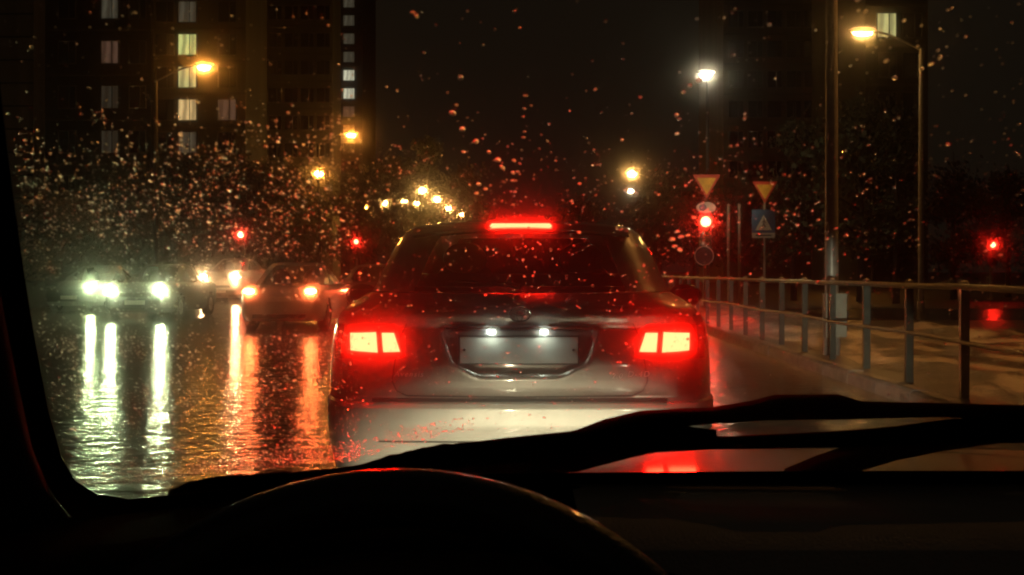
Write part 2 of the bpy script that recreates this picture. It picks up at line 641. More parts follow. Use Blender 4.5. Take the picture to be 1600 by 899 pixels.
q = px(1104, 292, 33.8)
give_way((q.x, 33.8, 0), "bright orange give way triangle mounted above the red traffic light", q.z, .86, M_signyel)
q2 = px(1102, 325, 33.8)
t = thing("oval_plate", "small grey oval plate between the give way triangle and the red signal", "road sign", (q2.x, 33.8, 0))
MB().prism([(.30 * math.cos(a), q2.z + .17 * math.sin(a)) for a in np.linspace(0, 2 * math.pi, 24, endpoint=False)], -.16, -.135).build("plate", M_signwhite, t)
MB().prism([(.30 * .4 * math.cos(a) - .1, q2.z + .17 * .6 * math.sin(a)) for a in np.linspace(0, 2 * math.pi, 16, endpoint=False)], -.168, -.1605).build("symbol", M_signblue, t)
q3 = px(1100, 382, 33.6)
t = thing("round_sign", "dark round sign hanging low on the traffic light pole", "road sign", (q3.x, 33.6, 0))
MB().prism([(.30 * math.cos(a), q3.z + .30 * math.sin(a) - .35) for a in np.linspace(0, 2 * math.pi, 24, endpoint=False)], -.02, 0).build("plate", M_signback, t)
MB().lathe([(.30, -.03), (.27, -.03), (.27, -.021), (.30, -.021)], (0, 0, q3.z - .35), 'Y', 24).build("rim", M_signwhite, t)
q = px(1195, 301, 35)
give_way((q.x, 35, 0), "pale give way triangle on its own post above a blue crossing sign", q.z, .80, M_signyel, True)
q4 = px(1193, 346, 34.9)
t = thing("crossing_sign", "blue square pedestrian crossing sign under the pale triangle", "road sign", (q4.x, 34.9, 0))
s = .37
MB().box((0, 0, q4.z), (2 * s, .02, 2 * s)).build("plate", M_signblue, t)
MB().prism([(x * .27, q4.z - .07 + z * .27) for x, z in ((-1, -.8), (1, -.8), (0, 1))], -.018, -.0105).build("triangle", M_signwhite, t)
pf = MB()
pf.ell((.02, -.022, q4.z + .065), (.028, .006, .028), 10, 6)
for a, b in (((.02, .03), (-.0, -.07)), ((-.0, -.07), (-.06, -.19)), ((-.0, -.07), (.05, -.19)), ((.01, .0), (.075, -.05)), ((.01, .0), (-.06, -.03))):
    pf.tube([(a[0], -.022, q4.z + a[1]), (b[0], -.022, q4.z + b[1])], .014, 6)
pf.build("walking_figure", mat("sign_figure", (.12, .03, .02), .5), t)
q5 = px(1193, 368, 34.9)
t = thing("small_plate", "narrow pale plate under the blue crossing sign", "road sign", (q5.x, 34.9, 0))
MB().box((0, 0, q5.z), (.72, .02, .16)).build("plate", M_signwhite, t)
MB().box((0, -.014, q5.z), (.5, .006, .045)).build("band", M_signback, t)


# ------------------------------------------------------------------ apartment towers
M_fac_green = mat("facade_olive", (.075, .075, .05), .85, noise_scale=.5, noise_amt=.6, stretch=.05)
M_fac_brown = mat("facade_brown", (.08, .066, .046), .85, noise_scale=.5, noise_amt=.6, stretch=.05)
M_fac_dark = mat("facade_dark", (.022, .023, .018), .85, noise_scale=.5, noise_amt=.6, stretch=.05)
M_fac_near = mat("facade_near", (.42, .34, .24), .85, noise_scale=.5, noise_amt=.4, stretch=.05)
M_frame = mat("window_frame", (.07, .068, .06), .6)
M_panedark = mat("dark_pane", (.01, .011, .012), .1)
M_slab = mat("floor_band", (.055, .052, .04), .85, noise_scale=.4)
def lit_window(name, col, st):
    m = mat(name, (.4, .4, .4), .6, emit=col, strength=st)
    t = m.node_tree
    p = t.nodes["Principled BSDF"]
    tc = t.nodes.new("ShaderNodeTexCoord")
    wv = t.nodes.new("ShaderNodeTexWave")
    wv.bands_direction = 'X'
    wv.inputs["Scale"].default_value = .42
    wv.inputs["Distortion"].default_value = 2.2
    wv.inputs["Detail"].default_value = 2
    wv.inputs["Phase Offset"].default_value = len(name)
    t.links.new(tc.outputs["Object"], wv.inputs["Vector"])
    mr = t.nodes.new("ShaderNodeMapRange")
    mr.inputs["To Min"].default_value = st * .45
    mr.inputs["To Max"].default_value = st * 1.15
    t.links.new(wv.outputs["Fac"], mr.inputs["Value"])
    t.links.new(mr.outputs[0], p.inputs["Emission Strength"])
    return m


LIT = {
    'g': lit_window("lit_green_white", (.62, .66, .22), .85), 'y': lit_window("lit_yellow_green", (.66, .62, .24), .7),
    'w': lit_window("lit_warm", (.85, .58, .24), .75), 'k': lit_window("lit_faint", (.25, .24, .17), .06), 'd': lit_window("lit_dim", (.30, .28, .19), .15),
    'r': lit_window("lit_reddish", (.38, .20, .13), .17), 'b': lit_window("lit_pale", (.75, .74, .52), .75),
}


def tower(label, u0, u1, Y, top, m, cols, row0, rowstep, ww, wh, lit, nrows, depth=16, cols_all=()):
    """cols: window columns as photograph x; rows counted down from row0 (photograph y)"""
    x0, x1 = (u0 - 830) * Y / F, (u1 - 830) * Y / F
    cx = (x0 + x1) / 2
    t = thing("apartment_tower", label, "apartment building", (cx, Y, 0), 0, "apartment towers")
    wd = x1 - x0
    MB().box((0, depth / 2, top / 2), (wd, depth, top)).build("wall", m, t)
    MB().box((0, depth / 2, top + .3), (wd + .5, depth + .5, .6)).build("roof", M_slab, t)
    fr = MB()
    a, b, th = ww / 2, wh / 2, .09
    for c_, d_ in (((0, 0, b), (ww + th, .16, th)), ((0, 0, -b), (ww + th, .16, th)), ((-a, 0, 0), (th, .15, wh - th)), ((a, 0, 0), (th, .15, wh - th)), ((a * .25, 0, 0), (.06, .13, wh - th))):
        fr.box(c_, d_)
    fme = fr.mesh("window", M_frame)
    panes = {}
    st = rowstep * Y / F
    zt = H + (425 - row0) * Y / F
    r0 = -int((top - 1.5 - zt) / st)
    for i, u in enumerate(cols):
        for r in range(r0, nrows):
            z = zt - r * st
            if z < 2.5 or z > top - .8:
                continue
            key = lit.get((i, r))
            if key is None and r < 0:
                key = random.choice(['d', None, None, None, None, None])
            wo = link("window", fme, t, ((u - 830) * Y / F - cx, -.06, z))
            if key not in panes:
                panes[key] = MB().box((0, .035, 0), (ww - th, .03, wh - th)).mesh("pane", LIT[key] if key else M_panedark)
            link("pane", panes[key], wo)
    sb = MB()
    for r in range(r0, nrows + 1):
        z = zt - (r - .5) * st
        if 1 < z < top:
            sb.box((0, -.03, z), (wd - .1, .1, .22))
    sb.build("floor_band", M_slab, t, kind='stuff')
    return t


tower("brown tower corner at the far left edge of the windscreen", -130, 53, 150, 60, M_fac_near, [-100, -60, -20], 40, 36, 1.6, 1.6, {}, 8)
tower("dark tower with dim pale windows left of the brightly lit tower", 70, 236, 101, 50, M_fac_dark, [105, 172, 215], 12, 70, 1.6, 2.1,
      {(1, 0): 'd', (1, 1): 'r', (1, 2): 'k', (1, 3): 'k'}, 5)
tower("olive tower with a column of bright yellow green windows", 240, 384, 100, 46, M_fac_green, [258, 293, 355], 70, 51, 1.7, 1.95,
      {(1, -1): 'd', (1, -2): 'g', (1, 0): 'g', (1, 1): 'y', (1, 2): 'w', (1, 3): 'd', (2, 2): 'r'}, 6, 8)
tower("wide olive tower with mostly unlit windows beside the bright one", 390, 520, 120, 52, M_fac_green, [405, 430, 455, 480, 505], 20, 43, 1.5, 1.6, {}, 7, 5)
tower("narrow dark tower with two small bright windows", 526, 566, 184, 62, M_fac_dark, [545], 118, 28.5, 1.9, 1.8,
      {(0, 0): 'b', (0, 1): 'b', (0, -1): 'd', (0, -2): 'd', (0, -3): 'd', (0, 2): 'r', (0, -4): 'd'}, 7)
tower("brown tower rising behind the white street lamp on the right", 1130, 1286, 110, 44, M_fac_brown, [1150, 1180, 1210, 1240, 1268], 30, 47, 1.5, 1.7, {}, 6)
tower("dark tower with one greenish lit window near the top right", 1352, 1450, 84, 36, M_fac_dark, [1385, 1425], 40, 62, 1.5, 1.9, {(0, 0): 'y'}, 5)


# ------------------------------------------------------------------ trees
def tree_mesh(seed, h, rad, conif=False, nleaf=3600):
    rnd = random.Random(seed)
    tb = MB()
    tb.tube([(0, 0, 0), (.05, .02, h * .3), (-.04, .03, h * .6), (0, 0, h * .93)], [.19, .14, .09, .02], 8)
    tips = []
    nl = 26
    for i in range(nl):
        q = rnd.uniform(.22, .9)
        a = rnd.uniform(0, 6.283)
        spread = rad * ((1.05 - q) * 1.25 if conif else math.sin(min(1, q * 1.15) * math.pi) ** .6) * rnd.uniform(.6, 1.05)
        p0 = Vector((0, 0, h * q * .92))
        p1 = p0 + Vector((math.cos(a) * spread, math.sin(a) * spread, (-.1 if conif else .32) * spread))
        mid = (p0 + p1) / 2 + Vector((0, 0, .08 * spread))
        tb.tube([p0, mid, p1], [.06, .035, .012], 5)
        for k in range(4):
            tips.append(p0.lerp(p1, rnd.uniform(.35, 1.05)))
    cb = MB()
    vs, fs = [], []
    for i in range(nleaf):
        c0 = rnd.choice(tips)
        g = .28 * rad * (.55 if conif else .7)
        p = c0 + Vector((rnd.gauss(0, g), rnd.gauss(0, g), rnd.gauss(0, g * .7)))
        s_ = rnd.uniform(.07, .19)
        n = Vector((rnd.gauss(0, 1), rnd.gauss(0, 1), rnd.gauss(0, 1))).normalized()
        u = n.orthogonal().normalized()
        v = n.cross(u)
        b = len(vs)
        vs += [p - u * s_, p + v * s_ * .5, p + u * s_, p - v * s_ * .5]
        fs.append((b, b + 1, b + 2, b + 3))
    cb.add(vs, fs)
    return tb.mesh("trunk", M_bark, True), cb.mesh("crown", M_leafs[seed % 2])


TM = [tree_mesh(0, 9, 3.0), tree_mesh(1, 8, 2.6), tree_mesh(2, 11, 2.4, True), tree_mesh(3, 6.5, 2.7)]
tree_list = [
    # photo x, photo y of top, depth, mesh, label
    (92, 300, 42, 3, "dark bushy tree nearest the left pillar, behind the oncoming headlights"),
    (165, 255, 50, 0, "dark tree under the dim windows of the left tower"),
    (232, 240, 52, 1, "brownish tree left of the bright window column"),
    (300, 225, 58, 0, "dark tree directly below the bright window column"),
    (372, 215, 62, 1, "brownish tree at the foot of the wide olive tower"),
    (438, 232, 60, 3, "bushy tree in front of the wide olive tower"),
    (466, 262, 92, 0, "dark tree just left of the narrow far tower"),
    (560, 235, 80, 1, "brownish tree at the foot of the narrow far tower"),
    (610, 225, 95, 0, "far dark tree above the row of small yellow lamps"),
    (668, 180, 120, 2, "tallest far conifer left of the open sky"),
    (730, 230, 130, 1, "far brownish tree at the left edge of the open sky"),
    (905, 300, 140, 3, "far low bushy tree above the silver car roof"),
    (1030, 240, 75, 1, "brownish tree between the yellow lamp and the traffic light"),
    (1085, 255, 70, 0, "dark tree directly behind the give way triangle"),
    (1160, 245, 60, 1, "brownish tree behind the pair of thin poles"),
    (1240, 150, 46, 2, "dark conifer standing left of the tall near pole"),
    (1345, 120, 44, 0, "dark tree under the orange lamp head at the upper right"),
    (1400, 165, 42, 2, "dark conifer between the two tall poles on the right"),
    (1490, 230, 48, 1, "brownish tree right of the slender lamp post"),
    (1575, 250, 52, 0, "dark tree above the lone red signal at the right edge"),
]
for (u, v, Y, k, lab) in tree_list:
    q = px(u, v, Y)
    t = thing("tree", lab, "tree", (q.x, Y, 0), random.uniform(0, 6.28), "trees along the street")
    hh = (9, 8, 11, 6.5)[k]
    s = (q.z + .3) / hh
    t.scale = (max(.75, s * .92), max(.75, s * .92), s)
    link("trunk", TM[k][0], t)
    link("crown", TM[k][1], t)

# thin sign poles seen between the traffic light and the crossing sign
for u, lab in ((1138, "thin bare pole right of the traffic light"), (1155, "thin bare pole left of the blue crossing sign")):
    q = px(u, 320, 40)
    t = thing("bare_pole", lab, "pole", (q.x, 40, 0), 0, "thin bare poles")
    MB().tube([(0, 0, 0), (0, 0, q.z)], .05, 8).build("shaft", M_polepaint, t, True)
    MB().ell((0, 0, q.z), (.06, .06, .04), 8, 6).build("cap", M_steel, t, True)


# ------------------------------------------------------------------ cars
def lerp_tab(tab, z):
    zs = [r[0] for r in tab]
    return [float(np.interp(z, zs, [r[k] for r in tab])) for k in range(1, len(tab[0]))]


class Shell:
    """car skin lofted from horizontal outlines. tab rows: z, half width, rear y, front y"""
    def __init__(s, tab, rcx=.22, rcy=.42, bow=.05, fcx=.3, fcy=.5, recess=None):
        s.tab, s.rcx, s.rcy, s.bow, s.fcx, s.fcy, s.recess = tab, rcx, rcy, bow, fcx, fcy, recess

    def y(s, x, z):
        w_, r, f = lerp_tab(s.tab, z)
        x = min(abs(x), w_ - 1e-4)
        xi = w_ - s.rcx
        if x <= xi:
            v = r + s.bow * (x / w_) ** 2
        else:
            a = math.asin(min(1, (x - xi) / s.rcx))
            v = r + s.bow * (xi / w_) ** 2 + s.rcy * (1 - math.cos(a))
        if s.recess:
            v += s.recess(x, z)
        return v

    def outline(s, z, nr, na, ns, nf):
        w_, r, f = lerp_tab(s.tab, z)
        P, K = [], []
        xi = w_ - s.rcx
        for i in range(nr):
            x = -xi + 2 * xi * i / nr
            P.append((x, s.y(x, z))); K.append('rear')
        yb = r + s.bow * (xi / w_) ** 2
        for i in range(na):
            a = math.pi / 2 * i / na
            P.append((xi + s.rcx * math.sin(a), yb + s.rcy * (1 - math.cos(a)))); K.append('corner')
        ys, xf = yb + s.rcy, w_ - s.fcx
        ye = f - s.fcy
        for i in range(ns):
            P.append((w_, ys + (ye - ys) * i / ns)); K.append('side')
        for i in range(na):
            a = math.pi / 2 * i / na
            P.append((xf + s.fcx * math.cos(a), ye + s.fcy * math.sin(a))); K.append('fcorner')
        for i in range(nf):
            x = xf - 2 * xf * i / nf
            P.append((x, f)); K.append('front')
        for i in range(na):
            a = math.pi / 2 * i / na
            P.append((-xf - s.fcx * math.sin(a), ye + s.fcy * math.cos(a))); K.append('fcorner')
        for i in range(ns):
            P.append((-w_, ye + (ys - ye) * i / ns)); K.append('side')
        for i in range(na):
            a = math.pi / 2 * i / na
            P.append((-xi - s.rcx * math.cos(a), yb + s.rcy * (1 - math.sin(a)))); K.append('corner')
        return P, K

    def loft(s, zs, classify, nr=40, na=8, ns=24, nf=14, cap=True):
        rows = [s.outline(z, nr, na, ns, nf) for z in zs]
        n = len(rows[0][0])
        K = rows[0][1]
        parts = {}
        idx = {}

        def vid(part, j, i):
            d = idx.setdefault(part, {})
            if (j, i) not in d:
                b = parts.setdefault(part, MB())
                d[(j, i)] = len(b.v)
                x, y = rows[j][0][i]
                b.v.append((x, y, zs[j]))
            return d[(j, i)]
        for j in range(len(zs) - 1):
            for i in range(n):
                i2 = (i + 1) % n
                q_ = [rows[j][0][i], rows[j][0][i2], rows[j + 1][0][i2], rows[j + 1][0][i]]
                cx = sum(p[0] for p in q_) / 4
                cy = sum(p[1] for p in q_) / 4
                part = classify(K[i], cx, cy, (zs[j] + zs[j + 1]) / 2)
                if part:
                    f = (vid(part, j, i), vid(part, j, i2), vid(part, j + 1, i2), vid(part, j + 1, i))
                    parts[part].f.append(f)
        if cap:
            part = classify('cap', 0, 0, zs[-1])
            parts[part].f.append(tuple(vid(part, len(zs) - 1, i) for i in range(n)))
        return parts

    def patch(s, quad, off=.006, thick=.02, nx=10, nz=4):
        """shell over four (x,z) corners lying on the rear skin (bl, br, tr, tl)"""
        b = MB()
        vs = []
        for layer in (0, 1):
            for j in range(nz + 1):
                for i in range(nx + 1):
                    a, d = i / nx, j / nz
                    x = (quad[0][0] * (1 - a) + quad[1][0] * a) * (1 - d) + (quad[3][0] * (1 - a) + quad[2][0] * a) * d
                    z = (quad[0][1] * (1 - a) + quad[1][1] * a) * (1 - d) + (quad[3][1] * (1 - a) + quad[2][1] * a) * d
                    vs.append((x, s.y(x, z) - off + layer * thick, z))
        N = (nx + 1) * (nz + 1)
        fs = []
        for j in range(nz):
            for i in range(nx):
                a = j * (nx + 1) + i
                fs.append((a, a + 1, a + nx + 2, a + nx + 1))
                fs.append((N + a, N + a + nx + 1, N + a + nx + 2, N + a + 1))
        for i in range(nx):
            fs.append((i, N + i, N + i + 1, i + 1))
            a = nz * (nx + 1) + i
            fs.append((a, a + 1, N + a + 1, N + a))
        for j in range(nz):
            a = j * (nx + 1)
            fs.append((a, a + nx + 1, N + a + nx + 1, N + a))
            a += nx
            fs.append((a, N + a, N + a + nx + 1, a + nx + 1))
        return b.add(vs, fs)

    def strip(s, pts, wd, off=.002):
        b = MB()
        P = []
        for (x0, z0), (x1, z1) in zip(pts[:-1], pts[1:]):
            m = max(2, int(math.hypot(x1 - x0, z1 - z0) / .025))
            P += [(x0 + (x1 - x0) * i / m, z0 + (z1 - z0) * i / m) for i in range(m)]
        P.append(pts[-1])
        vs, fs = [], []
        for i, (x, z) in enumerate(P):
            a, d = P[max(0, i - 1)], P[min(len(P) - 1, i + 1)]
            tx, tz = d[0] - a[0], d[1] - a[1]
            l = math.hypot(tx, tz) or 1
            nx_, nz_ = -tz / l * wd / 2, tx / l * wd / 2
            for k in (-1, 1):
                X, Z = x + k * nx_, z + k * nz_
                vs.append((X, s.y(X, Z) - off, Z))
        for i in range(len(P) - 1):
            fs.append((2 * i, 2 * i + 2, 2 * i + 3, 2 * i + 1))
        return b.add(vs, fs)


def wheel(parent, x, y, r=.31):
    t = MB().lathe([(r * .62, -.1), (r * .93, -.105), (r, -.08), (r, .08), (r * .93, .105), (r * .62, .1)], (x, y, r), 'X', 28).build("tyre", M_tyre, parent, True)
    rb = MB().lathe([(.02, -.07), (r * .6, -.09), (r * .63, -.09), (r * .63, .09), (r * .6, .09), (.02, .07)], (x, y, r), 'X', 24)
    for k in range(5):
        a = k * 2 * math.pi / 5
        rb.box((x + math.copysign(.085, x), y + math.cos(a) * r * .33, r + math.sin(a) * r * .33), (.02, .05, r * .5), Matrix.Rotation(math.pi / 2 - a, 3, 'X'))
    rb.build("rim", M_rim, t, True)


# ---- the silver hatchback in front
YL, XL = 4.8, (812 - 830) * 4.8 / F
lead = thing("hatchback_car", "wet silver grey hatchback straight ahead with its brake lights lit", "car", (XL, YL, 0))


def sm(e0, e1, x):
    t_ = min(1, max(0, (x - e0) / (e1 - e0)))
    return t_ * t_ * (3 - 2 * t_)


def recess(x, z):
    x = abs(x)
    half = .275 + (z - .775) * .36
    lo = .775 + .05 * sm(half - .10, half, x)
    return .042 * (1 - sm(half - .02, half + .012, x)) * sm(lo - .022, lo + .012, z) * (1 - sm(.972, .985, z))


body_tab = [(.20, .82, .16, 4.30), (.30, .875, .05, 4.42), (.42, .90, .012, 4.44), (.54, .908, -.004, 4.43), (.622, .91, -.002, 4.40), (.640, .909, .010, 4.39),
            (.646, .905, .040, 4.385), (.668, .905, .046, 4.37), (.70, .904, .038, 4.34), (.80, .90, .032, 4.22), (.90, .893, .036, 3.95),
            (.975, .880, .044, 3.62), (.99, .876, .036, 3.55), (1.03, .853, .026, 3.3), (1.06, .822, .034, 3.1), (1.085, .786, .062, 3.0),
            (1.11, .748, .105, 2.95), (1.13, .722, .15, 2.9)]
SH = Shell(body_tab, recess=recess)
TG = [(-.56, .672), (.56, .672)]


def tg_half(z):
    return .50 + .07 * sm(.66, .76, z)


def cls_body(k, x, y, z):
    if k == 'cap':
        return 'body'
    if z < .645 and (k in ('rear', 'corner')):
        return 'bumper'
    if z >= .668 and k == 'rear' and abs(x) < tg_half(z):
        return 'tailgate'
    if k == 'side' and z < .66 and (abs(y - .86) < .36 and (z - .30) ** 2 + (y - .86) ** 2 < .36 ** 2 or abs(y - 3.52) < .36 and (z - .30) ** 2 + (y - 3.52) ** 2 < .36 ** 2):
        return None
    return 'body'


zs = sorted(set([round(.20 + .0125 * i, 4) for i in range(75)] + [.622, .640, .646, .668]))
zs = [z for z in zs if z <= 1.13]
pp = SH.loft(zs, cls_body, nr=84, na=10, ns=44, nf=16, cap=False)
body = pp['body'].build("body", M_paint, lead, True, 50)
bumper = pp['bumper'].build("bumper", M_bumper, lead, True, 50)
tail = pp['tailgate'].build("tailgate", M_paint, lead, True, 50)

green_tab = [(1.13, .722, .15, 2.9), (1.16, .712, .195, 2.82), (1.25, .685, .315, 2.6), (1.34, .655, .43, 2.37), (1.41, .62, .52, 2.17),
             (1.445, .585, .58, 2.0), (1.468, .53, .68, 1.85), (1.48, .44, .80, 1.7), (1.484, .30, .98, 1.5)]
GH = Shell(green_tab, rcx=.24, rcy=.42, bow=.07, fcx=.2, fcy=.3)


def cls_green(k, x, y, z):
    if k == 'cap':
        return 'roof'
    if k == 'rear' and 1.145 < z < 1.405 and abs(x) < .482 - (z - 1.14) * .18:
        return 'rear_window'
    if k == 'front' and 1.15 < z < 1.43:
        return 'windscreen'
    if k == 'side' and 1.16 < z < 1.40 and .95 < y < 2.9 - (z - 1.13) * 2.6 and abs(y - 1.62) > .05:
        return 'side_window|%d%d' % (x > 0, y > 1.62)
    return 'roof' if z > 1.42 else 'pillar_frame'


zg = [1.13 + .0125 * i for i in range(27)] + [1.474, 1.48, 1.484]
pg = GH.loft(zg, cls_green, nr=56, na=10, ns=40, nf=18)
pg['roof'].build("roof", M_paint, lead, True, 50)
pg['pillar_frame'].build("pillar_frame", M_paint, lead, True, 50)
pg['rear_window'].build("rear_window", M_glassdark, lead, True)
pg['windscreen'].build("windscreen", M_glasscar, lead, True)
for k in pg:
    if '|' in k:
        pg[k].build("side_window", M_glasscar, lead, True)
# window surround, spoiler and high brake light
GH.strip([(-.48, 1.142), (.48, 1.142)], .02, .004).build("window_seal", M_rubber, lead)
sp = MB()
vs, fs = [], []
for i in range(25):
    x = -.52 + 1.04 * i / 24
    bend = .05 * (x / .52) ** 2
    for (dy, z) in ((.585, 1.462), (.465, 1.455), (.455, 1.440), (.425, 1.426), (.43, 1.417), (.56, 1.412)):
        vs.append((x, dy + bend, z - .030 * (x / .52) ** 2))
for i in range(24):
    for j in range(6):
        j2 = (j + 1) % 6
        fs.append((i * 6 + j, i * 6 + j2, (i + 1) * 6 + j2, (i + 1) * 6 + j))
fs += [(0, 1, 2, 3, 4, 5), tuple(144 + k for k in (5, 4, 3, 2, 1, 0))]
spoiler = sp.add(vs, fs).build("spoiler", M_paint, lead, True, 40)
hb = MB()
hp = [(-.148, 1.4395), (-.138, 1.451), (.138, 1.451), (.150, 1.4395), (.138, 1.4285), (-.138, 1.4285)]
hb.prism(hp, .440, .47).build("high_brake_light", M_brake2, spoiler)
# tail lights: red lens over two lit cells a side
for sgn in (-1, 1):
    def Q(*c4):
        q_ = [(sgn * x, z) for x, z in c4]
        return q_ if sgn > 0 else [q_[1], q_[0], q_[3], q_[2]]
    tlp = SH.patch(Q((.50, .838), (.845, .832), (.84, .985), (.555, .99)), .008, .03, 24, 8).build("tail_light", M_redlens, lead, True)
    SH.patch(Q((.528, .868), (.602, .866), (.610, .950), (.556, .950)), .015, .01, 5, 4).build("lit_cell", M_brake, tlp)
    SH.patch(Q((.628, .864), (.752, .872), (.756, .948), (.636, .953)), .015, .01, 8, 4).build("lit_cell", M_brake, tlp)
    # door mirror
    mr = MB()
    mr.ell((sgn * 1.09, 2.62, 1.06), (.115, .06, .08), 16, 10)
    mo = mr.build("mirror", M_garnish, lead, True)
    MB().box((sgn * .90, 2.6, 1.01), (.26, .05, .03)).build("mirror_arm", M_garnish, mo)
    MB().box((sgn * 1.09, 2.557, 1.06), (.15, .01, .09)).build("mirror_glass", M_glassmirror, mo)
    wheel(lead, sgn * .80, .86)
    wheel(lead, sgn * .80, 3.52)
# number plate in its recess
pl = MB().box((-.004, .054, .8745), (.52, .012, .118)).build("number_plate", M_plate, tail)
ring = MB()
for c_, d_ in (((-.004, .050, .9365), (.536, .014, .007)), ((-.004, .050, .8125), (.536, .014, .007)), ((-.2675, .050, .8745), (.007, .014, .117)), ((.2595, .050, .8745), (.007, .014, .117))):
    ring.box(c_, d_)
ring.build("plate_frame", M_garnish, tail)
for x in (-.245, .237):
    MB().lathe([(.006, -.004), (.006, .004), (.001, .004), (.001, -.004)], (x, .046, .875), 'Y', 10).build("screw", M_garnish, tail)
MB().box((0, .046, .968), (.60, .06, .018)).build("handle_bar", M_garnish, tail)
MB().box((0, .002, .974), (.64, .010, .007)).build("chrome_strip", M_chrome, tail)
for x in (-.126, .106):
    MB().box((x, .014, .957), (.028, .014, .006), Matrix.Rotation(R(-35), 3, "X")).build("plate_lamp", M_platelamp, tail)
# emblem: three crossing ovals
em = MB()


def oval(b, cx, cz, rx, rz, y, r):
    n = 28
    pts = [(cx + rx * math.cos(a), y, cz + rz * math.sin(a)) for a in np.linspace(0, 2 * math.pi, n + 1)]
    b.tube(pts, r, 6)


ey = SH.y(0, 1.03) - .008
oval(em, 0, 1.033, .046, .031, ey, .0035)
oval(em, 0, 1.040, .027, .013, ey, .003)
oval(em, 0, 1.029, .0125, .027, ey, .003)
em.build("emblem", M_chrome, tail, True)


def lettering(txt, x, z, size, parent, m):
    cu = bpy.data.curves.new("lettering", 'FONT')
    cu.body = txt
    cu.size = size
    cu.extrude = .0015
    cu.shear = .25
    cu.space_character = 1.25
    o = bpy.data.objects.new("tmp_text", cu)
    dg = bpy.context.evaluated_depsgraph_get()
    COL.objects.link(o)
    bpy.context.view_layer.update()
    me = bpy.data.meshes.new_from_object(o.evaluated_get(bpy.context.evaluated_depsgraph_get()))
    bpy.data.objects.remove(o)
    for v in me.vertices:
        X, Z = v.co.x + x, v.co.y + z
        v.co = (X, SH.y(X, Z) - .004 - v.co.z, Z)
    me.materials.clear()
    me.materials.append(m)
    link("badge_lettering", me, parent)


lettering("Avensis", -.556, .758, .034, tail, M_badge)
lettering("2.0", .404, .750, .032, tail, M_badge)
lettering("D-4D", .474, .757, .036, tail, M_badge)
# panel gaps
gap = [(-.50, .99), (-.535, .92), (-.555, .80), (-.565, .74), (-.545, .695), (-.50, .672), (0, .667), (.50, .672), (.545, .695), (.565, .74), (.555, .80), (.535, .92), (.50, .99)]
SH.strip(gap, .007, .003).build("tailgate_gap", M_seam, tail)
MB().box((0, .055, .655), (1.30, .05, .014)).build("bumper_gap", M_seam, bumper)
SH.strip([(-.62, .475), (.62, .475)], .008, .003).build("bumper_crease", M_seam, bumper)
SH.patch([(-.5, .24), (.5, .24), (.56, .33), (-.56, .33)], .006, .01, 10, 2).build("bumper_valance", M_garnish, bumper)
# rear wiper and cabin
MB().tube([(0, .14, 1.152), (-.12, .165, 1.172), (-.33, .19, 1.178)], [.014, .01, .006], 6).build("rear_wiper", M_rubber, lead)
MB().box((0, 1.0, .60), (1.45, .9, .5)).build("rear_shelf", M_seat, lead)
sb = MB()
sb.box((0, 1.06, 1.02), (1.34, .12, .38))
sb.build("rear_seat", M_seat, lead)
for x in (-.36, .36):
    fsb = MB()
    fsb.ell((x, 2.05, .98), (.25, .09, .32), 14, 10)
    fo = fsb.build("front_seat", M_seat, lead, True)
    hr = MB().ell((x, 2.02, 1.30), (.135, .06, .105), 14, 10).build("headrest", M_seat, fo, True)
MB().box((0, 2.7, .93), (1.36, .4, .25)).build("dashboard", M_seat, lead)


